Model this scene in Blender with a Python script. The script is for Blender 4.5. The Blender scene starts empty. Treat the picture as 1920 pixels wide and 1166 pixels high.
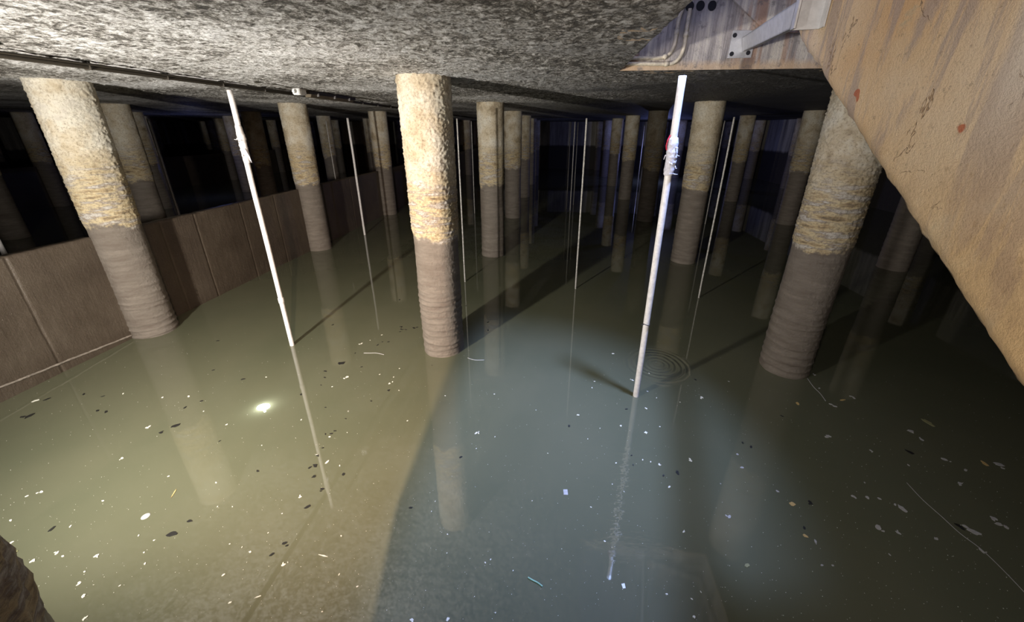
import bpy, bmesh, math, random
from mathutils import Vector, Matrix, noise
random.seed(7)
C = bpy.context.scene.collection
R = math.radians

# ------------------------------------------------------------------ camera
S = 2.53                       # eye height above the water
F, PITCH, YAW, ROLL, PX, PY = 721.3219, 0.3849, -0.1047, -0.0024, 965.3975, 534.4138
cd = bpy.data.cameras.new('camera'); cam = bpy.data.objects.new('camera', cd); C.objects.link(cam)
bpy.context.scene.camera = cam
fh = Vector((math.sin(YAW), math.cos(YAW), 0)); rt = Vector((math.cos(YAW), -math.sin(YAW), 0)); zz = Vector((0, 0, 1))
fw = math.cos(PITCH)*fh - math.sin(PITCH)*zz
up = math.sin(PITCH)*fh + math.cos(PITCH)*zz
r2 = math.cos(ROLL)*rt - math.sin(ROLL)*up; u2 = math.sin(ROLL)*rt + math.cos(ROLL)*up
m = Matrix.Identity(4)
for i in range(3):
    m[i][0] = r2[i]; m[i][1] = u2[i]; m[i][2] = -fw[i]
m[2][3] = S
cam.matrix_world = m
cd.sensor_width = 36; cd.lens = F/1920*36
cd.shift_x = (960-PX)/1920; cd.shift_y = -(583-PY)/1920
cd.clip_start = .02; cd.clip_end = 200

def ray(x, y):
    return r2*((x-PX)/F) + u2*(-(y-PY)/F) + fw
def at_z(x, y, z=0.0):
    d = ray(x, y); return d*((z-S)/d.z) + Vector((0, 0, S))
def at_y(x, y, Y):
    d = ray(x, y); return d*(Y/d.y) + Vector((0, 0, S))

# ------------------------------------------------------------------ light
sc = bpy.context.scene
sc.view_settings.view_transform = 'Standard'; sc.view_settings.look = 'None'
sc.view_settings.gamma = 1; sc.view_settings.use_curve_mapping = False
sc.view_settings.exposure = 0.0
w = bpy.data.worlds.new('world'); sc.world = w; w.use_nodes = True
w.node_tree.nodes['Background'].inputs[0].default_value = (.50, .55, .85, 1)
w.node_tree.nodes['Background'].inputs[1].default_value = 1.3
try:
    sc.cycles.use_denoising = True; sc.cycles.max_bounces = 6; sc.cycles.diffuse_bounces = 4
    sc.cycles.sample_clamp_indirect = 6
except Exception: pass

def aim(o, t):
    o.rotation_euler = (Vector(t)-o.location).to_track_quat('-Z', 'Y').to_euler()
def spot(name, loc, tgt, energy, col, ang, blend, size):
    l = bpy.data.lights.new(name, 'SPOT'); l.energy = energy; l.color = col
    l.spot_size = R(ang); l.spot_blend = blend; l.shadow_soft_size = size
    o = bpy.data.objects.new(name, l); C.objects.link(o); o.location = loc; aim(o, tgt); return o
spot('flood_lamp_light', (-3.25, .0, 1.76), (-2.9, 4.2, 1.75), 1500, (1, .96, .89), 142, 1.0, .07)
spot('edge_spot', (-.985, .50, 2.70), (-1.40, 2.8, .9), 640, (1, .72, .54), 100, 1.0, .002)  # added unseen spot; its shutter cuts the warm strip on the water
spot('hatch_daylight', (1.30, 3.0, 4.6), (-.25, 2.7, 0), 1750, (.38, .52, 1), 58, 1.0, .10)
spot('stair_wall_fill', (-.35, -.35, 2.55), (1.2, 1.45, 2.4), 200, (1, .92, .82), 110, .8, .10)  # added fill that brightens the tan stair wall, no fixture behind it

for nm, loc, en in (('far_blue_fill', (5.0, 21.0, 1.5), 90), ('side_blue_fill', (-13.3, 14.0, 1.5), 8)):  # added blue fills tinting the dark far basin, no openings there
    l = bpy.data.lights.new(nm, 'POINT'); l.energy = en; l.color = (.30, .36, 1); l.shadow_soft_size = .02
    o = bpy.data.objects.new(nm, l); C.objects.link(o); o.location = loc

# ------------------------------------------------------------------ helpers
H = 3.0
X0, Y0, DX, DY = -5.306, 4.056, 3.994, 3.889
def gx(i): return X0+i*DX
def gy(j): return Y0+j*DY

def new_mesh(name, verts, faces, mat=None, smooth=True):
    me = bpy.data.meshes.new(name); me.from_pydata(verts, [], faces); me.update()
    if mat: me.materials.append(mat)
    me.polygons.foreach_set('use_smooth', [smooth]*len(me.polygons))
    return me
def link(name, me, parent=None, loc=(0, 0, 0)):
    o = bpy.data.objects.new(name, me); C.objects.link(o); o.location = loc
    if parent: o.parent = parent
    return o
def from_bm(name, bm, mat, parent=None, loc=(0, 0, 0), smooth=False):
    bmesh.ops.recalc_face_normals(bm, faces=bm.faces)
    me = bpy.data.meshes.new(name); bm.to_mesh(me); bm.free(); me.materials.append(mat)
    me.polygons.foreach_set('use_smooth', [smooth]*len(me.polygons))
    return link(name, me, parent, loc)
def tag(o, label, cat=None, group=None, kind=None):
    o['label'] = label
    if cat: o['category'] = cat
    if group: o['group'] = group
    if kind: o['kind'] = kind
    return o
def empty(name, loc=(0, 0, 0)):
    o = bpy.data.objects.new(name, None); C.objects.link(o); o.location = loc; o.empty_display_size = .1; return o
def add_box(bm, lo, hi):
    v = [bm.verts.new((x, y, z)) for x in (lo[0], hi[0]) for y in (lo[1], hi[1]) for z in (lo[2], hi[2])]
    for f in ((0, 1, 3, 2), (4, 6, 7, 5), (0, 4, 5, 1), (2, 3, 7, 6), (0, 2, 6, 4), (1, 5, 7, 3)):
        bm.faces.new([v[k] for k in f])
def add_prism(bm, pts, n):     # pts: planar loop of 3d points, n: extrusion vector
    a = [bm.verts.new(p) for p in pts]; b = [bm.verts.new(Vector(p)+Vector(n)) for p in pts]
    bm.faces.new(a); bm.faces.new(b[::-1])
    for i in range(len(a)):
        j = (i+1) % len(a); bm.faces.new((a[i], b[i], b[j], a[j]))
def add_tube(bm, path, rad, seg=12):
    path = [Vector(p) for p in path]; rings = []
    side = None
    for i, p in enumerate(path):
        t = (path[min(i+1, len(path)-1)]-path[max(i-1, 0)]).normalized()
        if side is None:
            side = t.orthogonal().normalized()
        side = (side-t*side.dot(t)).normalized(); b = t.cross(side)
        rr = rad[i] if isinstance(rad, (list, tuple)) else rad
        rings.append([bm.verts.new(p+side*math.cos(2*math.pi*k/seg)*rr+b*math.sin(2*math.pi*k/seg)*rr) for k in range(seg)])
    for a, b in zip(rings, rings[1:]):
        for k in range(seg):
            bm.faces.new((a[k], a[(k+1) % seg], b[(k+1) % seg], b[k]))
    bm.faces.new(rings[0][::-1]); bm.faces.new(rings[-1])
def nz(x, y, z): return noise.noise(Vector((x, y, z)))
def fr(x, y, z, o=4): return noise.fractal(Vector((x, y, z)), .8, 2.1, o)

# ------------------------------------------------------------------ material toolkit
class MT:
    def __init__(s, name):
        s.m = bpy.data.materials.new(name); s.m.use_nodes = True
        s.t = s.m.node_tree; s.N = s.t.nodes; s.b = s.N['Principled BSDF']
        s.tc = s.N.new('ShaderNodeTexCoord')
    def l(s, a, b): s.t.links.new(a, b)
    def val(s, inp, v):
        if hasattr(v, 'is_output') or isinstance(v, bpy.types.NodeSocket): s.l(v, inp)
        else: inp.default_value = v
    def math(s, op, a, b=0.0, clamp=False):
        n = s.N.new('ShaderNodeMath'); n.operation = op; n.use_clamp = clamp
        s.val(n.inputs[0], a); s.val(n.inputs[1], b); return n.outputs[0]
    def noise(s, vec, scale, detail=6, rough=.6, dist=0):
        n = s.N.new('ShaderNodeTexNoise'); s.l(vec, n.inputs['Vector']); n.inputs['Scale'].default_value = scale
        n.inputs['Detail'].default_value = detail; n.inputs['Roughness'].default_value = rough
        n.inputs['Distortion'].default_value = dist; return n.outputs['Fac']
    def voro(s, vec, scale, feat='F1'):
        n = s.N.new('ShaderNodeTexVoronoi'); n.feature = feat; s.l(vec, n.inputs['Vector']); n.inputs['Scale'].default_value = scale
        return n.outputs['Distance']
    def ramp(s, f, stops):
        n = s.N.new('ShaderNodeValToRGB'); s.l(f, n.inputs[0]); e = n.color_ramp.elements
        while len(e) < len(stops): e.new(.5)
        for k, (p, c) in enumerate(stops):
            e[k].position = p; e[k].color = (c if len(c) == 4 else (*c, 1)) if not isinstance(c, (int, float)) else (c, c, c, 1)
        return n.outputs[0]
    def mix(s, f, a, b, mode='MIX'):
        n = s.N.new('ShaderNodeMix'); n.data_type = 'RGBA'; n.blend_type = mode
        s.val(n.inputs[0], f); 
        for k, v in ((6, a), (7, b)):
            if isinstance(v, tuple): n.inputs[k].default_value = (*v, 1) if len(v) == 3 else v
            else: s.l(v, n.inputs[k])
        return n.outputs[2]
    def scale(s, vec, sc_):
        n = s.N.new('ShaderNodeMapping'); s.l(vec, n.inputs[0]); n.inputs['Scale'].default_value = sc_; return n.outputs[0]
    def xyz(s, vec):
        n = s.N.new('ShaderNodeSeparateXYZ'); s.l(vec, n.inputs[0]); return n.outputs
    def bump(s, h, strength=1, dist=.01, prev=None):
        n = s.N.new('ShaderNodeBump'); s.l(h, n.inputs['Height']); n.inputs['Strength'].default_value = strength
        n.inputs['Distance'].default_value = dist
        if prev: s.l(prev, n.inputs['Normal'])
        return n.outputs[0]
    def varied(s):            # object coordinates shifted by a per-object random
        oi = s.N.new('ShaderNodeObjectInfo'); a = s.math('MULTIPLY', oi.outputs['Random'], 37.0)
        n = s.N.new('ShaderNodeVectorMath'); n.operation = 'ADD'; s.l(s.tc.outputs['Object'], n.inputs[0]); s.l(a, n.inputs[1])
        return n.outputs[0]
    def out(s, col=None, rough=None, nrm=None, **kw):
        if col is not None: s.val(s.b.inputs['Base Color'], (*col, 1) if isinstance(col, tuple) else col)
        if rough is not None: s.val(s.b.inputs['Roughness'], rough)
        if nrm is not None: s.l(nrm, s.b.inputs['Normal'])
        for k, v in kw.items(): s.val(s.b.inputs[k], v)
        return s.m

def mat_column():
    t = MT('column_concrete'); v = t.varied(); z = t.xyz(t.tc.outputs['Object'])[2]
    n1 = t.noise(v, 3.0, 8, .65); n2 = t.noise(v, 22, 8, .7); n3 = t.noise(t.scale(v, (2.2, 2.2, 11)), 1.6, 8, .65)
    n4 = t.noise(v, 48, 8, .8)
    upc = t.ramp(n1, [(.34, (.36, .28, .18)), (.46, (.62, .52, .37)), (.6, (.76, .70, .58)), (.72, (.58, .52, .45))])
    upc = t.mix(t.ramp(n4, [(.36, .8), (.48, 0.0)]), upc, (.26, .20, .14))
    band = t.ramp(n3, [(.30, (.13, .10, .07)), (.41, (.46, .34, .19)), (.48, (.64, .53, .33)), (.55, (.30, .24, .19)), (.61, (.62, .58, .52)), (.70, (.36, .29, .23))])
    band = t.mix(t.ramp(n4, [(.34, .85), (.5, 0.0)]), band, (.15, .11, .08))
    zb = t.math('ADD', z, t.math('MULTIPLY', t.math('SUBTRACT', n1, .5), .5))
    col = t.mix(t.ramp(t.math('DIVIDE', zb, 3.0), [(.64, 0.0), (.78, 1.0)]), band, upc)
    mud = t.ramp(n3, [(.3, (.150, .116, .092)), (.5, (.192, .160, .130)), (.7, (.25, .210, .172))])
    mud = t.mix(t.ramp(n4, [(.64, 0.0), (.76, .55)]), mud, (.46, .40, .34))
    zm = t.math('ADD', z, t.math('MULTIPLY', t.math('SUBTRACT', n2, .5), .10))
    zm = t.math('ADD', zm, t.math('MULTIPLY', t.math('SUBTRACT', n1, .5), .5))
    col = t.mix(t.ramp(t.math('DIVIDE', zm, 3.0), [(.478, 0.0), (.492, 1.0)]), mud, col)
    h = t.math('ADD', t.math('MULTIPLY', n2, .7), t.math('MULTIPLY', n4, .9))
    rg = t.ramp(t.math('DIVIDE', zm, 3.0), [(.47, .5), (.5, .8)])
    return t.out(col, rg, t.bump(h, .8, .02))
def mat_mud(name='mud_wall', dark=1.0):
    t = MT(name); v = t.tc.outputs['Object']
    n1 = t.noise(v, 1.6, 8, .65); n2 = t.noise(v, 35, 6, .7); sp = t.noise(v, 75, 3, .6)
    dr = t.noise(t.scale(v, (1, 26, 1.2)), 1, 6, .7)
    c = t.ramp(n1, [(.3, (.085*dark, .062*dark, .045*dark)), (.55, (.125*dark, .094*dark, .068*dark)), (.75, (.16*dark, .125*dark, .092*dark))])
    c = t.mix(t.ramp(sp, [(.69, 0.0), (.74, .8)]), c, (.42, .37, .30))
    c = t.mix(t.ramp(dr, [(.62, 0.0), (.75, .35)]), c, (.05, .037, .028))
    h = t.math('ADD', n2, t.math('MULTIPLY', dr, .8))
    return t.out(c, .38, t.bump(h, .6, .012))
def mat_ceiling():
    t = MT('rough_ceiling'); v = t.tc.outputs['Object']
    big = t.noise(v, .8, 5, .6); a = t.noise(v, 13, 10, .8); b = t.noise(v, 40, 8, .85); g = t.voro(v, 55)
    k = t.math('ADD', t.math('MULTIPLY', a, .55), t.math('MULTIPLY', b, .45))
    k = t.math('ADD', k, t.math('MULTIPLY', t.math('SUBTRACT', big, .5), .28))
    c = t.ramp(k, [(.43, (.05, .044, .036)), (.475, (.20, .18, .15)), (.51, (.64, .61, .57)), (.55, (.96, .94, .92))])
    x = t.xyz(v)
    stain_falloff = t.math('ADD', t.math('MULTIPLY', x[0], .13), t.math('MULTIPLY', big, .9))  # blotchy staining plus light falloff toward the right, put into the colour
    c = t.mix(t.ramp(stain_falloff, [(.36, 0.0), (.68, .93)]), c, (.024, .021, .021))
    h = t.math('ADD', t.math('MULTIPLY', a, 1.0), t.math('MULTIPLY', b, .6))
    h = t.math('SUBTRACT', h, t.math('MULTIPLY', g, .4))
    return t.out(c, .55, t.bump(h, 1, .045))
def mat_tan():
    t = MT('tan_stair_concrete'); v = t.tc.outputs['Object']
    n1 = t.noise(v, 1.8, 8, .6); st = t.noise(t.scale(v, (1, 5.5, .75)), 1.5, 8, .62, .5); n2 = t.noise(v, 30, 8, .75); n5 = t.noise(v, 5, 6, .6)
    c = t.ramp(n1, [(.32, (.72, .46, .23)), (.5, (.76, .55, .33)), (.68, (.78, .61, .42))])
    c = t.mix(t.ramp(st, [(.515, 0.0), (.58, .72)]), c, (.44, .34, .29))
    c = t.mix(t.ramp(st, [(.30, .7), (.40, 0.0)]), c, (.80, .66, .50))
    c = t.mix(t.ramp(n5, [(.66, 0.0), (.71, .55)]), c, (.52, .47, .33))
    c = t.mix(t.ramp(n2, [(.34, .7), (.42, 0.0)]), c, (.34, .23, .14))
    q = t.xyz(v)
    yy = t.math('ADD', q[1], t.math('MULTIPLY', n1, .12))
    ws = t.math('MULTIPLY', t.ramp(t.math('MULTIPLY', t.math('ABSOLUTE', t.math('SUBTRACT', yy, 1.35)), 5.0), [(.1, 1.0), (.45, 0.0)]), t.ramp(t.math('DIVIDE', q[2], 4.0), [(.60, 0.0), (.68, .75)]))
    c = t.mix(ws, c, (.80, .70, .58))
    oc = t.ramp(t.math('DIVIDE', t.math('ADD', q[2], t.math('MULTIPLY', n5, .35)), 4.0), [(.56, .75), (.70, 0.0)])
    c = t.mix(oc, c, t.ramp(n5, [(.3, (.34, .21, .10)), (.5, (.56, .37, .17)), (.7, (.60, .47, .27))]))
    red = t.noise(v, 7.3, 2, .4); c = t.mix(t.ramp(red, [(.735, 0.0), (.745, .9)]), c, (.50, .13, .05))
    n6 = t.noise(v, 1.3, 7, .6, .4)
    cr = t.ramp(t.math('MULTIPLY', t.math('ABSOLUTE', t.math('SUBTRACT', n6, .5)), 50.0), [(.05, 0.0), (.14, 1.0)])
    ck = t.math('MAXIMUM', t.ramp(n5, [(.50, 1.0), (.56, 0.0)]), cr)
    c = t.mix(ck, (.38, .25, .14), c)
    h = t.math('ADD', t.math('MULTIPLY', n2, .5), t.math('MULTIPLY', t.noise(v, 90, 6, .8), .7))
    h = t.math('ADD', h, t.math('MULTIPLY', ck, .6))
    return t.out(c, .75, t.bump(h, .9, .016))
def mat_streak(name, base, dark, light, rust, sc_=(9, 9, .7)):
    t = MT(name); v = t.tc.outputs['Object']
    st = t.noise(t.scale(v, sc_), 1.0, 8, .7); n = t.noise(v, 14, 8, .7); r = t.noise(t.scale(v, sc_), .6, 3, .5)
    c = t.ramp(st, [(.34, dark), (.5, base), (.66, light)])
    c = t.mix(t.ramp(r, [(.53, 0.0), (.60, .8)]), c, rust)
    c = t.mix(t.ramp(t.math('MULTIPLY', t.math('SUBTRACT', t.math('SUBTRACT', t.xyz(v)[2], 3.0), t.math('MULTIPLY', n, .06)), 10.0), [(.0, .75), (.5, 0.0)]), c, (.56, .40, .25))
    c = t.mix(t.ramp(n, [(.34, .7), (.45, 0.0)]), c, dark)
    return t.out(c, .7, t.bump(n, .7, .02))
def mat_side_wall():
    t = MT('outer_wall_concrete'); v = t.tc.outputs['Object']; z = t.xyz(v)[2]
    st = t.noise(t.scale(v, (2.2, 2.2, .25)), 1, 8, .7); n = t.noise(v, 8, 8, .7)
    c = t.ramp(st, [(.3, (.10, .09, .08)), (.5, (.34, .31, .27)), (.7, (.62, .58, .5))])
    zz_ = t.math('ADD', z, t.math('MULTIPLY', st, .25))
    c = t.mix(t.ramp(t.math('DIVIDE', zz_, 3.0), [(.53, 0.0), (.57, 1.0)]), (.05, .042, .036), c)
    return t.out(c, .7, t.bump(n, .8, .04))
def mat_simple(name, col, rough=.6, n_amt=.25, n_scale=30, metallic=0.0, bumpd=.003):
    t = MT(name); v = t.tc.outputs['Object']; n = t.noise(v, n_scale, 6, .7)
    c = t.mix(t.ramp(n, [(.35, n_amt), (.6, 0.0)]), col, tuple(x*.35 for x in col))
    return t.out(c, rough, t.bump(n, .5, bumpd), Metallic=metallic)
def mat_water():
    t = MT('turbid_water'); v = t.tc.outputs['Object']; p = t.xyz(v)
    n1 = t.noise(v, .55, 4, .55)
    c = t.ramp(n1, [(.3, (.106, .112, .070)), (.6, (.128, .129, .082))])
    sp = t.noise(v, 90, 2, .5); sp2 = t.noise(v, .9, 3, .6)
    c = t.mix(t.math('MULTIPLY', t.ramp(sp, [(.745, 0.0), (.775, .55)]), t.ramp(sp2, [(.35, 0.0), (.6, 1.0)])), c, (.62, .6, .48))
    # ring ripples spreading from one spot beside the pole
    cx, cy = at_z(1232, 683)[:2]
    dx = t.math('SUBTRACT', p[0], cx); dy = t.math('SUBTRACT', p[1], cy)
    d = t.math('SQRT', t.math('ADD', t.math('MULTIPLY', dx, dx), t.math('MULTIPLY', dy, dy)))
    d2 = t.math('ADD', d, t.math('MULTIPLY', t.noise(v, 5, 2, .5), .05))
    s = t.math('SINE', t.math('MULTIPLY', d2, 100))
    fall = t.ramp(d, [(0, .2), (.12, .6), (.24, 1.0), (.40, 0.0)])
    h = t.math('MULTIPLY', t.math('MULTIPLY', s, fall), 4.5)
    # a patch of small wavelets where the white pole is mirrored
    qx, qy = at_z(1158, 900)[:2]
    ex = t.math('SUBTRACT', p[0], qx); ey = t.math('MULTIPLY', t.math('SUBTRACT', p[1], qy), .7)
    e = t.math('SQRT', t.math('ADD', t.math('MULTIPLY', ex, ex), t.math('MULTIPLY', ey, ey)))
    wv = t.math('MULTIPLY', t.noise(t.scale(v, (1, 2.2, 1)), 13, 2, .5), t.ramp(e, [(.1, 1.0), (.5, 0.0)]))
    h = t.math('ADD', h, t.math('MULTIPLY', wv, 3.0))
    h = t.math('ADD', h, t.math('MULTIPLY', t.noise(v, 1.5, 2, .5), .35))
    return t.out(c, .025, t.bump(h, .35, .0022), IOR=1.75)

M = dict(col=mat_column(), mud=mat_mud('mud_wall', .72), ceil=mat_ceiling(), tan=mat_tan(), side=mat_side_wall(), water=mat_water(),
    hatch=mat_streak('stained_hatch_wall', (.40, .36, .34), (.13, .12, .12), (.66, .61, .52), (.34, .20, .13), (14, 14, .8)),
    pvc=mat_simple('white_pole_plastic', (.80, .76, .74), .45, .35, 28),
    pvc2=mat_simple('dirty_pole_plastic', (.55, .52, .48), .5, .8, 40),
    conduit=mat_simple('conduit_grey', (.66, .58, .44), .5, .6, 30),
    galv=mat_simple('galvanised_steel', (.60, .595, .60), .42, .3, 18, .35),
    black=mat_simple('dark_metal', (.035, .028, .02), .5, .3, 20),
    hole=mat_simple('hole_dark', (.012, .012, .016), .9, 0, 20),
    rag=mat_simple('torn_wrap', (.66, .64, .70), .8, .5, 60), red=mat_simple('red_tie', (.55, .02, .05), .6, .2, 40),
    white=mat_simple('white_plastic', (.8, .8, .78), .4, .15, 20),
    leaf=mat_simple('black_leaf', (.016, .015, .013), .6, .4, 60),
    flake=mat_simple('white_flake', (.82, .80, .70), .7, .2, 60),
    grey=mat_simple('grey_flake', (.46, .45, .44), .7, .3, 60),
    straw=mat_simple('straw_flake', (.62, .44, .18), .7, .3, 60),
    green=mat_simple('green_plastic', (.30, .52, .38), .5, .3, 60),
    olive=mat_simple('olive_leaf', (.30, .29, .14), .6, .3, 60),
    silt=mat_simple('silt_ridge', (.34, .29, .24), .6, .6, 30, 0, .01))

# ------------------------------------------------------------------ setting
XL, XR, YB, YF, ZB = -27.0, 11.1, -5.0, 28.0, -.8
bm = bmesh.new(); add_box(bm, (XL, YB, ZB-.2), (XR, YF, ZB)); tag(from_bm('floor', bm, M['mud']), 'muddy basin floor under the water', kind='structure')
bm = bmesh.new(); bmesh.ops.create_grid(bm, x_segments=4, y_segments=4, size=1)
for v in bm.verts: v.co = ((XL+XR)/2+v.co.x*(XR-XL)/2, (YB+YF)/2+v.co.y*(YF-YB)/2, 0)
wo = from_bm('water_surface', bm, M['water'], smooth=True); tag(wo, 'murky olive green water filling the basin between the columns', 'water', kind='stuff')

# ceiling with the hatch opening; the nearby part carries its real crust relief
HX0, HX1, HY0, HY1 = .50, 2.3, -1.2, 3.86
CX0, CX1, CY0, CY1 = -6.1, 3.3, .4, 8.4
bm = bmesh.new(); st_ = .0165
def snapped(lo, hi, cuts):
    out = [lo]
    for c in cuts+[hi]:
        n = max(1, round((c-out[-1])/st_)); p = out[-1]; out += [p+(c-p)*k/n for k in range(1, n+1)]
    return out
xs = snapped(CX0, CX1, [HX0, HX1]); ys = snapped(CY0, CY1, [HY1])
def in_hole(x, y): return HX0-1e-6 <= x <= HX1+1e-6 and y <= HY1+1e-6
vg = []
for y in ys:
    row = []
    for x in xs:
        e = min(1, max(0, min(x-CX0, CX1-x, y-CY0, CY1-y)/.5))
        strict = HX0+1e-4 < x < HX1-1e-4 and y < HY1-1e-4
        if strict: row.append(None); continue
        g = fr(x*7, y*7, 1.5, 4); c2 = noise.noise(Vector((x*27, y*27, 3))); d = -.012*max(0, g+.15)-.011*max(0, c2)+.006*noise.noise(Vector((x*1.7, y*1.7, 7)))
        rim = in_hole(x, y); jx = .007*fr(x*9, y*9, 1, 3) if rim else 0
        row.append(bm.verts.new((x+jx, y+jx*.6, H+min(.006, d)*e*(.3 if rim else 1))))
    vg.append(row)
for j in range(len(ys)-1):
    for i in range(len(xs)-1):
        q = (vg[j][i], vg[j][i+1], vg[j+1][i+1], vg[j+1][i])
        if None in q: continue
        if HX0-1e-6 <= xs[i] and xs[i+1] <= HX1+1e-6 and ys[j+1] <= HY1+1e-6: continue
        bm.faces.new(q)
def flat(x0, y0, x1, y1):
    bm.faces.new([bm.verts.new(p) for p in ((x0, y0, H), (x1, y0, H), (x1, y1, H), (x0, y1, H))])
flat(XL, YB, CX0, YF); flat(CX1, YB, XR, YF); flat(CX0, CY1, CX1, YF); flat(CX0, YB, HX0, CY0); flat(HX1, YB, CX1, CY0); flat(HX0, YB, HX1, HY0)
bmesh.ops.reverse_faces(bm, faces=[f for f in bm.faces if f.normal.z > 0 and len(f.verts) == 4 and f.calc_center_median().z < H+.015])
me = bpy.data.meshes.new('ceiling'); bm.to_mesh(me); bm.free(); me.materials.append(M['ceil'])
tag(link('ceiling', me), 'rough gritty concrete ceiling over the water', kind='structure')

def wall(name, lo, hi, mat, label):
    bm = bmesh.new(); add_box(bm, lo, hi); return tag(from_bm(name, bm, mat), label, kind='structure')
wall('wall_right', (XR, YB, ZB), (XR+.3, YF, H), M['side'], 'streaked outer concrete wall on the right')
wall('wall_left', (XL-.3, YB, ZB), (XL, YF, H), M['side'], 'far left outer concrete wall')
wall('wall_back', (XL, YF, ZB), (XR, YF+.3, H), M['side'], 'far end concrete wall in the dark')
wall('wall_front', (XL, YB-.3, ZB), (XR, YB, H), M['side'], 'concrete wall behind the viewpoint')
ZT = 5.6
wall('wall_hatch_back', (HX0-.2, HY1, H+.001), (HX1+.2, HY1+.2, ZT), M['hatch'], 'stained concrete face inside the hatch opening, seen above the ceiling')
wall('wall_hatch_left', (HX0-.2, HY0, H+.001), (HX0, HY1, ZT), M['hatch'], 'left face of the hatch shaft')
wall('wall_hatch_right', (HX1, HY0, H+.001), (HX1+.2, HY1, ZT), M['hatch'], 'right face of the hatch shaft')
wall('wall_hatch_front', (HX0-.2, HY0-.2, H+.001), (HX1+.2, HY0, ZT), M['hatch'], 'near face of the hatch shaft')
# lip of slab edge seen below the stained face
bm = bmesh.new()
add_prism(bm, [(1.18, HY1, 3.60), (1.62, HY1, 3.27), (HX1, HY1, 3.22), (HX1, HY1, ZT), (1.18, HY1, ZT)], (0, -.025, 0))
tag(from_bm('trim_1', bm, M['hatch']), 'slanting concrete haunch on the stained hatch face', kind='structure')
# cored holes in the hatch face: short dark sleeves
for k, (x, y) in enumerate(((1293, 12), (1313, 11), (1335, 11))):
    p = at_y(x, y, HY1)
    bm = bmesh.new(); a = []; b = []; c = []
    for q in range(28):
        an = 2*math.pi*q/28; ca, sa = math.cos(an), math.sin(an)
        a.append(bm.verts.new((p.x+.033*ca, HY1-.004, p.z+.036*sa)))
        b.append(bm.verts.new((p.x+.030*ca, HY1-.003, p.z+.033*sa)))
        c.append(bm.verts.new((p.x+.028*ca, HY1-.001, p.z+.031*sa)))
    for q in range(28):
        r = (q+1) % 28; bm.faces.new((a[q], a[r], b[r], b[q])); bm.faces.new((b[q], b[r], c[r], c[q]))
    bm.faces.new(c)
    o = from_bm('cored_hole', bm, M['hole'])
    tag(o, ['round dark cored hole with a conduit entering it', 'middle round dark cored hole in the stained hatch face', 'round dark cored hole farthest right of the three'][k], 'hole', kind='structure')
    o.name = 'trim_%d' % (k+2)

# stair wall: big tan slab with sloping lower edge
bm = bmesh.new(); NY, NZ = 170, 110; XT = 1.2
ya, yb = 2.49, -1.6
def zlow(y): return 3.0+(y-2.49)*(1.10/1.56)
G = []
for i in range(NY+1):
    y = ya+(yb-ya)*i/NY; row = []
    for j in range(NZ+1):
        f = (j/NZ)**1.5; zl = zlow(y); z = zl+(4.9-zl)*f
        e = max(0, 1-(z-zl)/.05)
        edge = .010*fr(y*10, z*10, 3)+.012*fr(y*30, 5, 1, 3)
        x = XT+.004*fr(y*2, z*2, 0)+.0010*fr(y*18, z*18, 4)+e*e*(.012+.02*abs(fr(y*7, 2, 2)))
        row.append(bm.verts.new((x, y+(.010*fr(1, z*9, 6) if i == 0 else 0), z+(edge if j == 0 else 0))))
    G.append(row)
for i in range(NY):
    for j in range(NZ): bm.faces.new((G[i][j], G[i][j+1], G[i+1][j+1], G[i+1][j]))
loop = [G[i][0] for i in range(NY+1)]+[G[NY][j] for j in range(1, NZ+1)]+[G[i][NZ] for i in range(NY-1, -1, -1)]+[G[0][j] for j in range(NZ-1, 0, -1)]
bk = [bm.verts.new((XT+.35, v.co.y, v.co.z)) for v in loop]
for k in range(len(loop)):
    q = (k+1) % len(loop); bm.faces.new((loop[k], loop[q], bk[q], bk[k]))
bm.faces.new(bk)
tag(from_bm('stair_wall', bm, M['tan'], smooth=True), 'large tan concrete stair side with sloping lower edge, filling the upper right corner', 'stair wall')

# ------------------------------------------------------------------ columns
def column_mesh(name, seg_, rows, seed, amp):
    vs = []; fs = []; zb, zt = ZB, H
    rg = random.Random(seed); rings = []; z = -.1
    while z < 1.15:
        rings.append((z, rg.uniform(.5, 1), rg.uniform(-.02, .02), rg.uniform(0, 6.3))); z += rg.uniform(.065, .125)
    for j in range(rows+1):
        z = zb+(zt-zb)*j/rows
        up_ = min(1, max(0, (z-1.44)/.08)); tp = max(0, z-1.4)/1.6
        for k in range(seg_):
            a = 2*math.pi*k/seg_; ca, sa = math.cos(a), math.sin(a)
            r = .240+.008*tp
            r += .006*nz(ca*1.6+seed, sa*1.6, z*1.4)
            g = fr(ca*9+seed, sa*9, z*32, 5)
            r += up_*(.008+amp*(.011*max(-.25, g)+.010*max(0, nz(ca*17, sa*17+seed, z*64))+.004*max(0, nz(ca*31, sa*31+seed, z*120))))
            r += (1-up_)*amp*.0035*g
            if amp > .4:
                for zr, s_, tl, ph in rings:
                    d = z-(zr+tl*math.cos(a+ph)+.008*nz(ca*3, sa*3, zr*9))
                    if -.018 < d < .03:
                        fd = max(0, min(1, (1.15-z)/.5))
                        r += .011*s_*fd*(1-d/.03 if d > 0 else (d+.018)/.018)
            vs.append((r*ca, r*sa, z))
    for j in range(rows):
        for k in range(seg_):
            q = (k+1) % seg_; fs.append((j*seg_+k, j*seg_+q, (j+1)*seg_+q, (j+1)*seg_+k))
    fs.append(tuple(range(seg_))[::-1]); fs.append(tuple(rows*seg_+k for k in range(seg_)))
    return new_mesh(name, vs, fs, M['col'])
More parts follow.
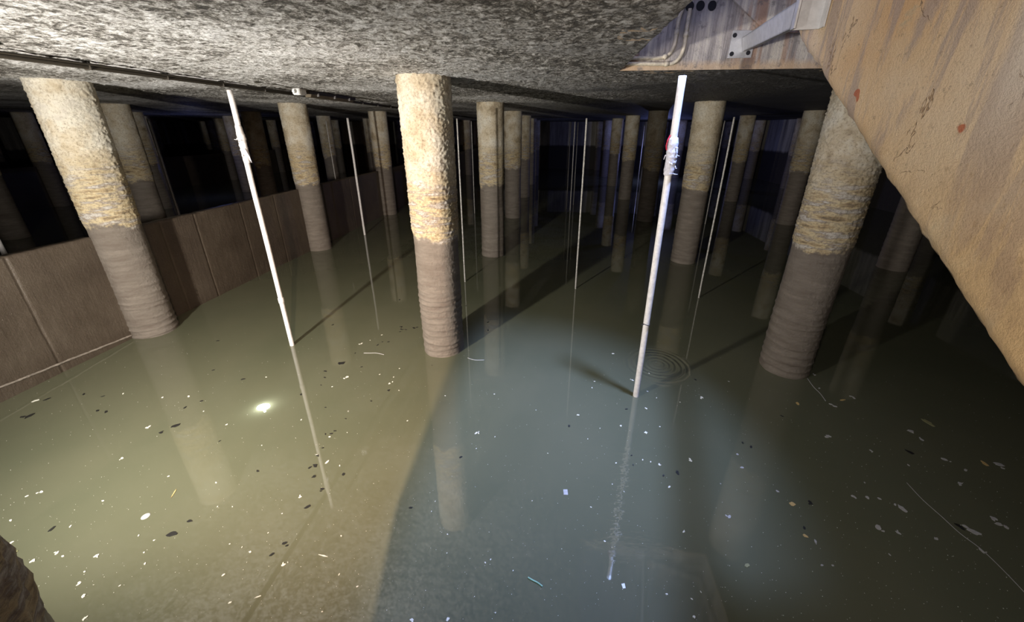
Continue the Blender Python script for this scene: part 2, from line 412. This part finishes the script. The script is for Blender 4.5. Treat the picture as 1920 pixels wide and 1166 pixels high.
near = {(1, 0): column_mesh('column_a', 150, 420, 1, 1.0), (0, 0): column_mesh('column_b', 130, 380, 5, .9), (2, 0): column_mesh('column_c', 130, 380, 9, 1.0)}
mids = [column_mesh('column_mid', 72, 200, 20+k, .8) for k in range(3)]
fars = [column_mesh('column_far', 40, 70, 30+k, .35) for k in range(2)]
labels = {
 (0, 0): 'big leaning-looking stained column at left, standing against the brown partition wall nearest the viewer',
 (1, 0): 'brightest pale column in the centre, crusty above and ringed with mud at its foot',
 (2, 0): 'thick gritty column at right whose top is hidden by the tan stair wall',
 (1, -1): 'rough concrete column just showing in the bottom left corner',
 (0, 1): 'yellow stained column at the partition wall, second back from the viewer',
 (0, 2): 'third column back along the partition wall, with white speckled middle band',
 (1, 1): 'straight beige column right behind the bright central column',
 (1, 2): 'column half hidden behind the beige column right of centre',
 (2, 1): 'brown and beige column standing just right of the long white pole',
 (2, 2): 'column just left of the long white pole with dark mud lower half',
 (2, 3): 'slim pale column left of the pair beside the white pole, brightly lit top',
 (3, 1): 'dark column low at the sloping edge of the tan stair wall',
 (3, 2): 'dim column directly left of the thick gritty column at right',
 (3, 3): 'slim column beside the thin leaning rod, right of the white pole',
 (-1, 1): 'pale column behind the partition wall, right beside the big left column',
 (-1, 2): 'yellowish column just right of the left white pole, behind the partition wall',
 (-1, 3): 'grey column seen behind the partition between its second and third columns',
 (-2, 1): 'dark column at the left frame edge behind the partition wall',
 (-2, 2): 'narrow column tucked behind the pale column beside the big left one',
 (-2, 3): 'grey column partly covered by the left white pole',
 (-3, 2): 'bluish dark column between the left frame edge and the big left column',
}
cnt = 0
for j in range(-1, 7):
    for i in range(-5, 5):
        if j == -1 and i not in (1,): continue
        if j == 0 and i in (-5, -4, -3, -2, 4): continue
        if (i, j) in ((-5, 1), (-4, 1), (-3, 1), (-5, 2), (3, 0), (4, 1), (-1, 0)): continue
        if (i, j) == (1, 6): continue
        if (i, j) in near: me = near[(i, j)]
        elif j <= 3 and -2 <= i <= 3: me = mids[(i*2+j) % 3]
        else: me = fars[(i+j) % 2]
        cnt += 1
        o = link('concrete_column', me, None, (gx(i), gy(j)+(.07 if j == -1 else 0), 0)); o.rotation_euler.z = random.uniform(0, 6.28) if (i, j) not in near else {(1, 0): 2.2, (0, 0): .7, (2, 0): 4.1}[(i, j)]
        lb = labels.get((i, j))
        if lb: tag(o, lb, 'column', 'round columns holding up the ceiling')
        elif i == 4: tag(o, 'dark column standing against the streaked right outer wall', 'column', 'columns along the right outer wall')
        elif i <= -1: tag(o, 'dim distant column in the dark basin left of and beyond the partition wall', 'column', 'distant columns beyond the partition wall')
        elif i == 0: tag(o, 'dim distant column at the far end of the partition wall', 'column', 'distant columns in the partition wall line')
        else: tag(o, 'dim distant column in the dark far end of the basin, right of the partition wall', 'column', 'distant columns at the far end')

# ------------------------------------------------------------------ partition walls
def partition(x, y0, y1, ztop, label, group, joints=(), detail=True):
    ny = max(8, int((y1-y0)/.012)) if detail else 20; nzv = 60 if detail else 8
    ys = [y0+(y1-y0)*k/ny for k in range(ny+1)]; vs = []; fs = []
    for y in ys:
        for j in range(nzv+1):
            z = ZB+(ztop-ZB)*j/nzv
            d = .004*fr(y*3, z*3, x)+.002*fr(y*14, z*14, 1)
            for jy in joints:
                q = abs(y-(jy+.006*nz(z*3, jy, 0)))
                if q < .014: d -= .013*(1-q/.014)
            tz = z+(.006*fr(y*6, 1, x) if j == nzv else 0)
            vs.append((x+d, y, tz))
    W = nzv+1
    for k in range(ny):
        for j in range(nzv): fs.append((k*W+j, (k+1)*W+j, (k+1)*W+j+1, k*W+j+1))
    n0 = len(vs)
    for k in range(ny+1): vs.append((x-.15, ys[k], ZB)); vs.append((x-.15, ys[k], vs[k*W+nzv][2]))
    for k in range(ny):
        a = n0+2*k; fs.append((a, a+1, a+3, a+2)); fs.append((k*W+nzv, (k+1)*W+nzv, a+3, a+1))
    fs.append(tuple(j for j in range(W))+(n0+1, n0)); e = ny*W
    fs.append(tuple(e+j for j in range(W))[::-1]+(n0+2*ny, n0+2*ny+1))
    o = link('partition_wall', new_mesh('partition_wall', vs, fs, M['mud'], True))
    tag(o, label, 'partition wall', group); return o
PL = ['brown mud coated partition wall bay at the left frame edge, nearest the viewer',
      'brown partition wall bay between the two nearest wall columns, crossed by the left pole',
      'partition wall bay between the second and third wall columns, in half shade']
for j in range(-1, 6):
    lb = PL[j+1] if j < 2 else 'dark distant partition wall bay beyond the third wall column'
    g = 'bays of the near partition wall' if j < 2 else 'distant bays of the near partition wall'
    jt = {-1: [gy(0)-.98], 0: [gy(0)+.62, gy(0)+1.15, gy(0)+2.05, gy(0)+2.9], 1: [gy(1)+1.9]}.get(j, [])
    p = partition(-5.40, gy(j)+.20, gy(j+1)-.20, 1.34, lb, g, jt, j < 2)
    if j == -1:
        bm = bmesh.new(); pts = []
        for k in range(90):
            y = 2.0+k*(gy(0)-.22-2.0)/89; pts.append((-5.395+.003*fr(y*5, 2, 1), y, .20-.085*(y-2.0)+.006*fr(y*4, 1, 1)))
        add_tube(bm, pts, [.010+.006*abs(nz(k*.6, 0, 0)) for k in range(90)], 8)
        o = from_bm('silt_ledge', bm, M['silt'], p, smooth=True); o['label'] = 'pale ridge of dried silt'
for j in range(0, 6):
    partition(-17.25, gy(j)+.2, gy(j+1)-.2, 1.34, 'dark second partition wall bay far off in the left part of the basin', 'bays of the far partition wall', [], False)

# ------------------------------------------------------------------ poles
def pole(name, px, py, ztop, rad, mat, label, group=None, seg_=14, joint=(), lean=(0, 0)):
    b = at_z(px, py); e = empty(name, (b.x, b.y, 0)); bm = bmesh.new(); pts = []; rr = []
    N = 40
    for k in range(N+1):
        z = ZB+(ztop-ZB)*k/N; pts.append((lean[0]*z+.004*nz(z*1.3, px, 0), lean[1]*z+.004*nz(z*1.3, py, 3), z)); rr.append(rad*(1+.05*nz(z*4, px, 1)))
    add_tube(bm, pts, rr, seg_)
    from_bm('pole_shaft', bm, mat, e, smooth=True)
    for z in joint:
        bm = bmesh.new(); add_tube(bm, [(lean[0]*z, lean[1]*z, z-.035), (lean[0]*z, lean[1]*z, z-.03), (lean[0]*z, lean[1]*z, z+.03), (lean[0]*z, lean[1]*z, z+.035)], [rad*1.02, rad*1.22, rad*1.22, rad*1.02], seg_)
        from_bm('pole_coupling', bm, mat, e, smooth=True)
    tag(e, label, 'pole', group); return e
def rag(e, z0, z1, rad, n, mat, name='torn_wrapping', side=0):
    bm = bmesh.new(); rg = random.Random(int(z0*100))
    seg_ = 16; rows = 26; V = []
    for j in range(rows+1):
        z = z0+(z1-z0)*j/rows; r_ = []
        env = math.sin(math.pi*min(1, max(.08, j/rows)))**.5
        for k in range(seg_):
            a = 2*math.pi*k/seg_; r = rad*1.06+.012*env*abs(fr(math.cos(a)*3, math.sin(a)*3, z*20))+.010*env*max(0, math.cos(a-side))
            r_.append(bm.verts.new((r*math.cos(a), r*math.sin(a), z+.012*nz(a*3, z*9, 1))))
        V.append(r_)
    for a, b in zip(V, V[1:]):
        for k in range(seg_): bm.faces.new((a[k], a[(k+1) % seg_], b[(k+1) % seg_], b[k]))
    bm.faces.new(V[0][::-1]); bm.faces.new(V[-1])
    for _ in range(n):       # loose shreds
        a = rg.uniform(0, 6.28); z = rg.uniform(z0, z1); L = rg.uniform(.02, .06); r = rad*1.1
        p = [(r*math.cos(a), r*math.sin(a), z)]
        for s in range(1, 4): p.append(((r+.012*s*rg.uniform(.3, 1))*math.cos(a+.1*s), (r+.012*s*rg.uniform(.3, 1))*math.sin(a+.1*s), z-L*s/3*rg.uniform(.2, 1)))
        add_tube(bm, p, [.005, .006, .004, .002], 5)
    return from_bm(name, bm, mat, e, smooth=True)
pr_ = pole('white_pole', 1192, 742, 2.90, .028, M['pvc'], 'tall bright white pole standing in water right of centre, torn wrapping round it',)
rag(pr_, 2.19, 2.47, .033, 10, M['rag'], side=-1.2)
bm = bmesh.new(); add_tube(bm, [(-.030, -.01, 2.49), (-.046, -.015, 2.45), (-.050, -.01, 2.41), (-.040, 0, 2.38)], .005, 6); from_bm('red_tie', bm, M['red'], pr_)
bm = bmesh.new()
add_tube(bm, [(.031*math.cos(a*.5)*1.05, .031*math.sin(a*.5)*1.05, .83+.006*math.sin(a)) for a in range(14)]+[(-.05, -.02, .825)], .0035, 6)
from_bm('wire_tie', bm, M['black'], pr_)
pl_ = pole('white_pole', 548, 647, 2.88, .026, M['pvc'], 'white pole in front of the partition wall at left, small torn flap near its top', joint=(.62,))
rag(pl_, 2.20, 2.56, .026, 6, M['pvc'], side=.5)
bm = bmesh.new(); add_prism(bm, [(.02, -.02, 2.36), (.055, -.03, 2.24), (.078, -.03, 2.20), (.070, -.03, 2.26)], (0, .006, 0)); from_bm('torn_flap', bm, M['rag'], pl_)
pole('thin_rod', 1079, 541, 2.68, .013, M['pvc2'], 'thin pale rod standing in open water left of the white pole, near image centre')
pole('thin_rod', 1310, 558, 2.69, .012, M['pvc2'], 'thin rod leaning-looking beside the slim column right of the white pole')
pole('thin_rod', 872, 528, 2.68, .012, M['pvc2'], 'thin rod immediately right of the bright central column')
pole('thin_rod', 684, 440, 2.76, .026, M['pvc'], 'thin white rod behind the partition wall between its second and third columns')
pole('thin_rod', 345, 430, 2.75, .030, M['galv'], 'bluish rod left of the left white pole, behind the partition wall')
pole('thin_rod', 52, 560, 1.55, .030, M['pvc'], 'short white rod end showing over the partition wall at the left frame edge')
far_rods = [(1062, 392), (1069, 394), (1075, 384), (1196, 340), (1201, 342), (1322, 420), (1090, 372), (890, 400), (640, 400), (586, 388)]
for x, y in far_rods:
    pole('thin_rod', x, y, 2.75, .016, M['pvc2'], 'faint distant rod hanging in the dark far part of the basin', 'distant rods', 8)

# ------------------------------------------------------------------ ceiling cable run and dead light fittings
cx_ = -3.52
e = empty('cable_conduit', (cx_, 2.0, H-.008)); bm = bmesh.new()
add_tube(bm, [(.004*nz(k*.4, 1, 1), -1.5+k*.25, -.034-.004*abs(nz(k*.7, 0, 0))) for k in range(84)], .021, 8)
add_tube(bm, [(.03+.006*nz(k*.9, 1, 1), -1.5+k*.25, -.022-.006*abs(nz(k*.9, 4, 0))) for k in range(60)], .009, 6)
from_bm('conduit_pipe', bm, M['black'], e, smooth=True)
for k in range(18):
    bm = bmesh.new(); y = .3+k*.62
    add_box(bm, (-.026, y-.004, -.060), (.030, y+.004, -.002)); from_bm('pipe_clip', bm, M['black'], e)
tag(e, 'long dark cable conduit clipped under the ceiling above the big left column', 'cable')
def fitting(y0, y1, x, label):
    e = empty('light_fitting', (x, y0, H)); L = y1-y0
    bm = bmesh.new(); add_box(bm, (-.06, 0, -.05), (.06, L, 0)); bmesh.ops.bevel(bm, geom=bm.edges[:], offset=.012, segments=2, affect='EDGES'); from_bm('housing', bm, M['black'], e)
    bm = bmesh.new(); add_prism(bm, [(-.05, .06, -.05), (.05, .06, -.05), (.035, .06, -.085), (-.035, .06, -.085)], (0, L-.12, 0)); from_bm('diffuser', bm, mat_fit, e)
    for k in range(3):
        bm = bmesh.new(); add_box(bm, (-.066, L*(k+.5)/3-.008, -.07), (.066, L*(k+.5)/3+.008, -.03)); from_bm('clip', bm, M['galv'], e)
    tag(e, label, 'light fitting'); return e
mat_fit = mat_simple('grimy_diffuser', (.16, .13, .09), .35, .5, 12)
fitting(5.25, 6.5, -3.30, 'dark unlit tubular light fitting on the ceiling left of the central column')
bm = bmesh.new(); add_box(bm, (-.05, -.07, -.075), (.07, .05, 0)); bmesh.ops.bevel(bm, geom=bm.edges[:], offset=.01, segments=2, affect='EDGES')
add_tube(bm, [(.0, -.12, -.04), (0, -.07, -.04)], .018, 8)
tag(from_bm('junction_box', bm, M['white'], None, (-3.30, 5.13, H)), 'small white junction box at the end of the ceiling light fitting', 'junction box')
fitting(1.1, 2.24, -3.32, 'dark light fitting cut by the left frame edge under the ceiling')

# ------------------------------------------------------------------ conduits and bracket in the hatch
YW = HY1-.022
def hp(x, y): 
    p = at_y(x, y, YW); return Vector((p.x, p.y, p.z))
def smooth_path(pts, n=8):
    out = []
    P = [pts[0]]+pts+[pts[-1]]
    for k in range(1, len(P)-2):
        for s in range(n):
            t = s/n; a, b, c, d = P[k-1], P[k], P[k+1], P[k+2]
            out.append(.5*((2*b)+(c-a)*t+(2*a-5*b+4*c-d)*t*t+(3*b-a-3*c+d)*t**3))
    out.append(P[-2]); return out
for pts, lb in (([(1150, 108.5), (1180, 109), (1205, 109), (1232, 109), (1247, 106), (1258, 97), (1265, 82), (1269, 60), (1273, 35), (1280, 16), (1284, 4), (1286, -20)], 'upper pale conduit bending up the stained hatch face'),
                ([(1140, 120), (1170, 119.5), (1200, 119.5), (1250, 120), (1264, 117), (1275, 107), (1282, 90), (1286, 65), (1290, 40), (1294, 16)], 'lower pale conduit bending up into the first round hole')):
    bm = bmesh.new(); add_tube(bm, smooth_path([hp(*q) for q in pts]), .0145, 12)
    root = from_bm('bent_conduit', bm, M['conduit'], smooth=True); tag(root, lb, 'conduit')
    for q, r in (((4, 5) if 'upper' in lb else (3, 4)), (7, 8)):
        a, b = hp(*pts[q]), hp(*pts[r]); d = (b-a).normalized()*.018
        bm = bmesh.new(); add_tube(bm, [a-d, a+d], .019, 12); from_bm('conduit_coupling', bm, M['conduit'], root, smooth=True)
e = empty('steel_bracket', (1.48, HY1, 3.15)); o0 = Vector((1.48, HY1, 3.15))
bm = bmesh.new()
pc = [at_y(*q, HY1-.012) for q in ((1364, 109), (1408, 108), (1420, 57), (1375, 57))]
add_prism(bm, [p-o0 for p in pc], (0, .012, 0)); from_bm('mounting_plate', bm, M['galv'], e)
for q in ((1378, 66), (1372, 101), (1403, 99)):
    p = at_y(*q, HY1-.014)-o0; bm = bmesh.new(); add_tube(bm, [p, p+Vector((0, .006, 0))], .017, 16); from_bm('bolt_hole', bm, M['hole'], e)
# inclined arm: channel from the plate to the foot of the post
def channel(bm, a, b, wv, dv, wd, dp, th):
    """U channel from a to b; wv: web direction (unit), dv: flange direction (unit)"""
    a, b = Vector(a), Vector(b); w2 = wv*wd/2
    for p, q in (((-w2), (w2)),):
        add_prism(bm, [a-w2, a+w2, a+w2+dv*th, a-w2+dv*th], b-a)
    for s in (-1, 1):
        c = w2*s; t = wv*(-s*th)
        add_prism(bm, [a+c, a+c+t, a+c+t+dv*dp, a+c+dv*dp], b-a)
A = at_y(1392, 84, HY1-.02); B = at_y(1497, 24, 2.34)
bm = bmesh.new(); ax = (B-A).normalized(); view = ((A+B)/2-Vector((0, 0, S))).normalized()
wv = ax.cross(view).normalized(); wv = -wv if wv.z < 0 else wv; dv = ax.cross(wv).normalized(); dv = dv if dv.dot(view) > 0 else -dv
wv = (wv*.96+dv*.28).normalized(); dv = ax.cross(wv).normalized(); dv = dv if dv.dot(view) > 0 else -dv
channel(bm, A-o0, B-o0, wv, dv, .105, .05, .006); from_bm('inclined_arm', bm, M['galv'], e)
B2 = at_y(1512, 42, 2.28)
bm = bmesh.new(); channel(bm, Vector((B2.x, B2.y, B2.z-.03))-o0, Vector((B2.x, B2.y, 4.6))-o0, Vector((.985, -.17, 0)).normalized(), Vector((-.17, -.985, 0)).normalized(), .125, .05, .008)
from_bm('upright_channel', bm, M['galv'], e)
tag(e, 'galvanised steel bracket bolted to the hatch face, arm rising beside the tan stair wall', 'bracket')

# ------------------------------------------------------------------ added spot rig out of view, and the white glow on the water
e = empty('edge_spot_rig', (-.985, .50, 2.70)); bm = bmesh.new(); add_box(bm, (-.05, -.16, -.07), (.07, -.03, .07)); from_bm('added_housing', bm, M['black'], e)
bm = bmesh.new(); add_prism(bm, [(.022, -.03, -.20), (.030, -.03, -.20), (-.002, .10, -.20), (-.005, .10, -.20)], (0, 0, .40)); from_bm('added_shutter', bm, M['black'], e)  # shutter blade added to block the spot along a straight edge
bm = bmesh.new(); add_tube(bm, [(0, -.11, .07), (0, -.11, H-2.705)], .012, 8); from_bm('added_hanger', bm, M['black'], e)
tag(e, 'added black lamp with shutter, unseen beside the viewpoint', 'lamp')

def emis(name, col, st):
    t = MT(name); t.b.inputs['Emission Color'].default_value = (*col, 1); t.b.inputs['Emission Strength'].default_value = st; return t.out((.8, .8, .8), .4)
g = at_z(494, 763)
e = empty('water_glow', (g.x, g.y, 0)); bm = bmesh.new()  # flattened emissive body that makes the white glow on the water
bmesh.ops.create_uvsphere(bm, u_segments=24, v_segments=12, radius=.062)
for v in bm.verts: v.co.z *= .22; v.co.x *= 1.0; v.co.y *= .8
from_bm('glow_body', bm, emis('glow_emission', (.93, .97, 1), 9), e, smooth=True)
tag(e, 'white glow at the surface of the olive water at left', 'lamp')
l = bpy.data.lights.new('water_glow_light', 'POINT'); l.energy = 2.6; l.color = (.92, .97, 1); l.shadow_soft_size = .01  # point source spreading a halo round the glow
o = bpy.data.objects.new('water_glow_light', l); C.objects.link(o); o.location = (g.x, g.y, .05)

# ------------------------------------------------------------------ floating scraps
def scrap(name, px, py, size, mat, asp=1.6, seed=0, cluster=1):
    """size: about half-length in photo pixels; gives an irregular thin flake on the water"""
    p = at_z(px, py); dist = (p-Vector((0, 0, S))).length; L = size*dist/F*1.15
    rg = random.Random(int(px*31+py*7+seed)); bm = bmesh.new()
    for c in range(cluster):
        ang = rg.uniform(0, math.pi); ox, oy = (0, 0) if c == 0 else (rg.uniform(-1.2, 1.2)*L, rg.uniform(-1.2, 1.2)*L)
        s = L if c == 0 else L*rg.uniform(.3, .8); n = 11; pts = []
        for k in range(n):
            a = 2*math.pi*k/n; r = s*rg.uniform(.62, 1.1); x, y = r*math.cos(a), r*math.sin(a)/asp
            pts.append((ox+x*math.cos(ang)-y*math.sin(ang), oy+x*math.sin(ang)+y*math.cos(ang), .0006))
        add_prism(bm, pts, (0, 0, .0025+.001*c))
    return from_bm(name, bm, mat, None, (p.x, p.y, 0))
dark = [(640,681,8,3),(610,696,4,1),(609,708,3,1),(602,722,2,1),(564,740,3,2),(378,752,3,1),(347,764,3.5,1),(400,694,2.5,1),(456,711,4,1),(330,798,7,1),(302,811,4,2),
 (412,827,2,1),(483,883,3.5,1),(610,764,2,1),(648,785,2,1),(610,814,2.5,1),(621,813,4,1),(628,808,3,1),(605,840,2.5,1),(595,854,3.5,2),(581,877,4,1),(591,872,5,2),(589,894,4,2),
 (644,889,5,1),(604,917,4.5,2),(577,950,6,1),(356,977,4.5,1),(323,1001,8,1),(534,1018,5.5,2),(509,1040,4.5,1),(753,613,3.5,2),(754,618,3,2),(750,622,2.5,1),(761,618,3,1),(776,615,5,2),
 (728,641,3,1),(708,647,3,1),(717,641,2,1),(666,662,2,1),(678,688,2.5,1),(729,732,3.5,2),(696,752,2.5,1),(823,660,2,1),(915,604,3,1),(915,619,3,1),(874,573,2,1),(749,562,3,1),(624,609,3,1),
 (864,857,4,1),(810,685,1.5,1),(1067,799,4,1),(1184,854,2.5,1),(1187,872,2.5,1),(1270,886,6,2),(1244,892,3.5,1),(1174,767,3,2),(770,952,4,1),(87,749,4.5,1),(408,639,3,1),(193,743,2.5,1),(157,739,3,1),
 (97,992,4.5,1),(183,770,3.5,1),(199,772,4,1),(55,780,6,2),(1408,838,4,1),(1519,942,5,2),(1706,848,6,1),(1508,990,4,1),(1799,987,6,1),(1392,830,3,1),(1304,712,3,1),(1466,780,3,1)]
def zone(x, y):
    if y < 660 and x < 900: return 'near the foot of the bright central column'
    if x < 545: return 'left of the left pole\'s reflection'
    if x < 800: return 'between left pole\'s and central column\'s reflections'
    if x < 1190: return 'on bluish water left of the tall pole\'s reflection'
    if x < 1420: return 'just right of the tall pole\'s reflection'
    return 'on the dark water at right'
spec_d = {(640,681):'largest black scrap, floating at the tip of a reflected column behind the left pole', (323,1001):'long black scrap alone low on the olive water, tail pointing up right',
          (330,798):'long black scrap over the top edge of the big left column\'s reflection', (1270,886):'black scrap right of the white pole\'s reflection, largest there'}
for x, y, s, c in dark:
    o = scrap('leaf_scrap', x, y, s*.72, M['leaf'], 1.9, 0, c); sl = spec_d.get((x, y))
    if sl: tag(o, sl, 'debris')
    else: tag(o, 'small black leaf scrap '+zone(x, y), 'debris', 'black scraps '+zone(x, y))
light_ = [(354,743,4),(499,707,2.5),(276,802,4),(229,859,4),(425,796,3),(650,707,6),(623,725,2.5),(618,819,3.5),(614,866,6),(637,873,3),(563,932,4),(405,905,3),(316,893,2.5),(565,787,3),(653,771,2),
 (408,950,2),(436,950,2),(529,963,2),(503,999,2),(469,1035,3.5),(272,1057,3),(260,1004,2.5),(289,1013,2.5),(454,1026,2),(431,1020,2),(532,1059,5.5),(491,835,2),(382,771,2.5),(640,1004,2),(651,811,2),
 (678,644,4),(716,628,3),(694,638,2),(730,719,4),(736,716,3),(749,691,2.5),(738,707,3),(835,742,3),(748,732,2.5),(712,702,2.5),(653,771,3),(594,853,3.5),(893,812,6),(893,841,2),(764,789,3),(928,819,2.5),
 (1115,715,3),(1110,727,3),(1186,713,4.5),(1083,778,4),(1164,798,4),(1211,811,6),(1212,766,4),(1237,800,3),(1125,803,2),(1102,823,2),(1027,850,2),(1155,868,3.5),(1205,862,3),(1220,866,3),(1236,871,4.5),
 (1255,913,4.5),(1148,908,2),(1170,922,2),(1295,864,5),(1217,700,2.5),(1214,734,3),(927,739,3),(1275,754,2),(1231,746,2.5),(1005,769,2),(1149,663,4),(1108,951,2.5),(1134,1015,3.5),(1282,997,4),(1301,1156,4),
 (1250,1114,3.5),(1297,1123,3),(1314,1110,2.5),(998,939,2),(962,1070,2),(1316,745,5),(1366,715,3),(1566,762,6),(1601,746,5),(1528,703,4),(1536,728,3),(1554,818,7),(1707,808,7),(1728,824,5),(1770,861,6),
 (1873,871,8),(1383,852,4),(1391,877,5),(1458,921,4),(1602,932,5),(1626,933,5),(1649,935,4),(1692,954,10),(1646,988,9),(1684,999,4.5),(1827,998,11),(1841,1033,5),(1367,969,6),(1529,1015,5),(1541,1060,3.5),
 (1561,1060,3.5),(1800,906,5),(1810,881,4),(1703,872,3),(1633,845,4),(1873,983,7),(1864,972,6),(1621,905,2.5),(1668,1040,2.5),(1351,907,2),(419,1078,3.5),(431,1130,3.5),(636,1077,3),(670,1100,3),(604,1147,2.5),
 (839,1002,2.5),(838,1037,2),(910,1055,3),(920,1049,2.5),(772,1162,5),(839,1162,5),(809,959,2),(816,940,2),(640,1005,2.5),(929,1149,2),(156,1118,5),(60,1052,4),(181,1042,5),(107,1037,4),(118,1043,3),
 (22,1017,3.5),(20,976,3),(78,922,4),(51,930,3),(132,987,3),(148,1095,4),(159,1072,2.5),(225,1098,2.5),(158,1160,4),(193,939,3),(270,1036,2.5),(64,752,5),(231,738,3),(305,745,3)]
spec_l = {(893,812):'jagged bright white scrap alone between the central column\'s reflection and the white pole', (650,707):'elongated white scrap behind the left pole on olive water', (1692,954):'kidney shaped grey flake, roundest on the dark water',
          (532,1059):'ragged white cluster low left of centre on brownish water', (1211,811):'ragged white cluster just right of the white pole\'s reflection'}
for x, y, s in light_:
    mt = M['flake'] if x < 1330 else M['grey']
    o = scrap('pale_flake', x, y, s*.5, mt, 1.7, 3, 3 if (x, y) in spec_l and x < 1600 else (2 if s > 3.9 else 1)); sl = spec_l.get((x, y))
    if sl: tag(o, sl, 'debris')
    else: tag(o, ('small white flake ' if x < 1330 else 'small grey flake ')+zone(x, y), 'debris', 'pale flakes '+zone(x, y))
for x, y, s, mt, asp, lb in ((1496,757,4,'straw',1.6,'small yellow flake in front of the thick right column\'s foot'), (1580,750,5,'straw',3,'thin orange flake right of the thick right column\'s foot'),
    (1740,792,8,'olive',2.2,'olive leaf on dark water below the tan stair wall'), (1846,869,5,'straw',2,'bright orange flake near the right frame edge'), (1485,945,5,'straw',1.5,'bright yellow flake on dark water beside a black scrap'),
    (1510,1005,4,'straw',1.5,'dull yellow flake lower on the dark water'), (1401,1060,5,'olive',2,'small olive leaf low right of centre'), (326,925,8,'straw',9,'thin orange straw on the olive water left of the big reflection'),
    (23,1041,7,'olive',5,'olive straw near the bottom left corner'), (484,1119,5,'flake',5,'pale short stalk near the bottom edge, left of centre'), (606,1042,8,'flake',8,'fine pale stalk on the brownish water strip'),
    (1755,1010,3,'grey',1.5,'tiny grey speck by the floating thread')):
    tag(scrap('floating_scrap', x, y, s*.8, M[mt], asp, 9), lb, 'debris')
# square wrapper, white card, green stick, floating threads
def quad(name, pts, mat, lb):
    P = [at_z(*q) for q in pts]; c = sum(P, Vector())/len(P); bm = bmesh.new()
    add_prism(bm, [(p.x-c.x, p.y-c.y, .0006) for p in P], (0, 0, .003)); tag(from_bm(name, bm, mat, None, (c.x, c.y, 0)), lb, 'debris')
quad('square_wrapper', [(1056, 918), (1064, 918), (1065, 928), (1057, 928)], M['grey'], 'small square translucent grey scrap on the bluish water')
quad('white_card', [(1165, 1095), (1171, 1094), (1173, 1103), (1168, 1104)], M['white'], 'tiny bright white rectangular scrap near the bottom edge')
def thread(name, pts, rad, mat, lb, cat):
    P = [at_z(*q) for q in pts]; c = P[0].copy(); P = [Vector((p.x-c.x, p.y-c.y, rad*.6)) for p in P]
    bm = bmesh.new(); add_tube(bm, smooth_path(P, 4), rad, 6); tag(from_bm(name, bm, mat, None, (c.x, c.y, 0), True), lb, cat)
thread('green_stick', [(990, 1083), (998, 1088), (1008, 1093), (1017, 1100)], .005, M['green'], 'curved pale green stick floating low in the centre', 'debris')
thread('floating_thread', [(1700, 905), (1730, 937), (1765, 968), (1800, 1000), (1840, 1030), (1880, 1068), (1925, 1115)], .0016, M['grey'], 'long pale thread on the dark water at lower right', 'thread')
thread('floating_thread', [(1513, 708), (1525, 725), (1538, 738), (1548, 752)], .0022, M['grey'], 'short pale thread in front of the thick right column\'s foot', 'thread')
thread('floating_thread', [(682, 662), (695, 662), (706, 662), (720, 665)], .003, M['grey'], 'short pale thread left of the central column\'s foot', 'thread')
thread('floating_thread', [(877, 671), (890, 675), (908, 675)], .003, M['grey'], 'short pale thread right of the central column\'s foot', 'thread')
p = at_z(273, 968)  # soft lens ghost built as a thin disc on the surface
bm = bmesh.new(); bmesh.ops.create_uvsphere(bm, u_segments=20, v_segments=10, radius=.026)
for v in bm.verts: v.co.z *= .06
tag(from_bm('lens_ghost', bm, M['grey'], None, (p.x, p.y, .001), True), 'pale disc standing in for a lens ghost on the olive water at left', 'debris')
# dust of tiny specks nobody could count
bm = bmesh.new(); rg = random.Random(3)
for _ in range(1300):
    x, y = rg.uniform(0, 1920), 620+546*rg.random()**.8
    if y < 900 and x < 260 and y < 760-x*.5: continue
    if y < 700 and x > 1380: continue
    p = at_z(x, y); s = rg.uniform(.0008, .0022)
    a = rg.uniform(0, 3); q = [(p.x+s*rg.uniform(.5, 1.3)*math.cos(a+k*1.57), p.y+s*rg.uniform(.5, 1.3)*math.sin(a+k*1.57), .0005) for k in range(4)]
    add_prism(bm, q, (0, 0, .0015))
tag(from_bm('surface_specks', bm, M['flake']), 'fine pale specks scattered over the whole water surface', 'specks', kind='stuff')
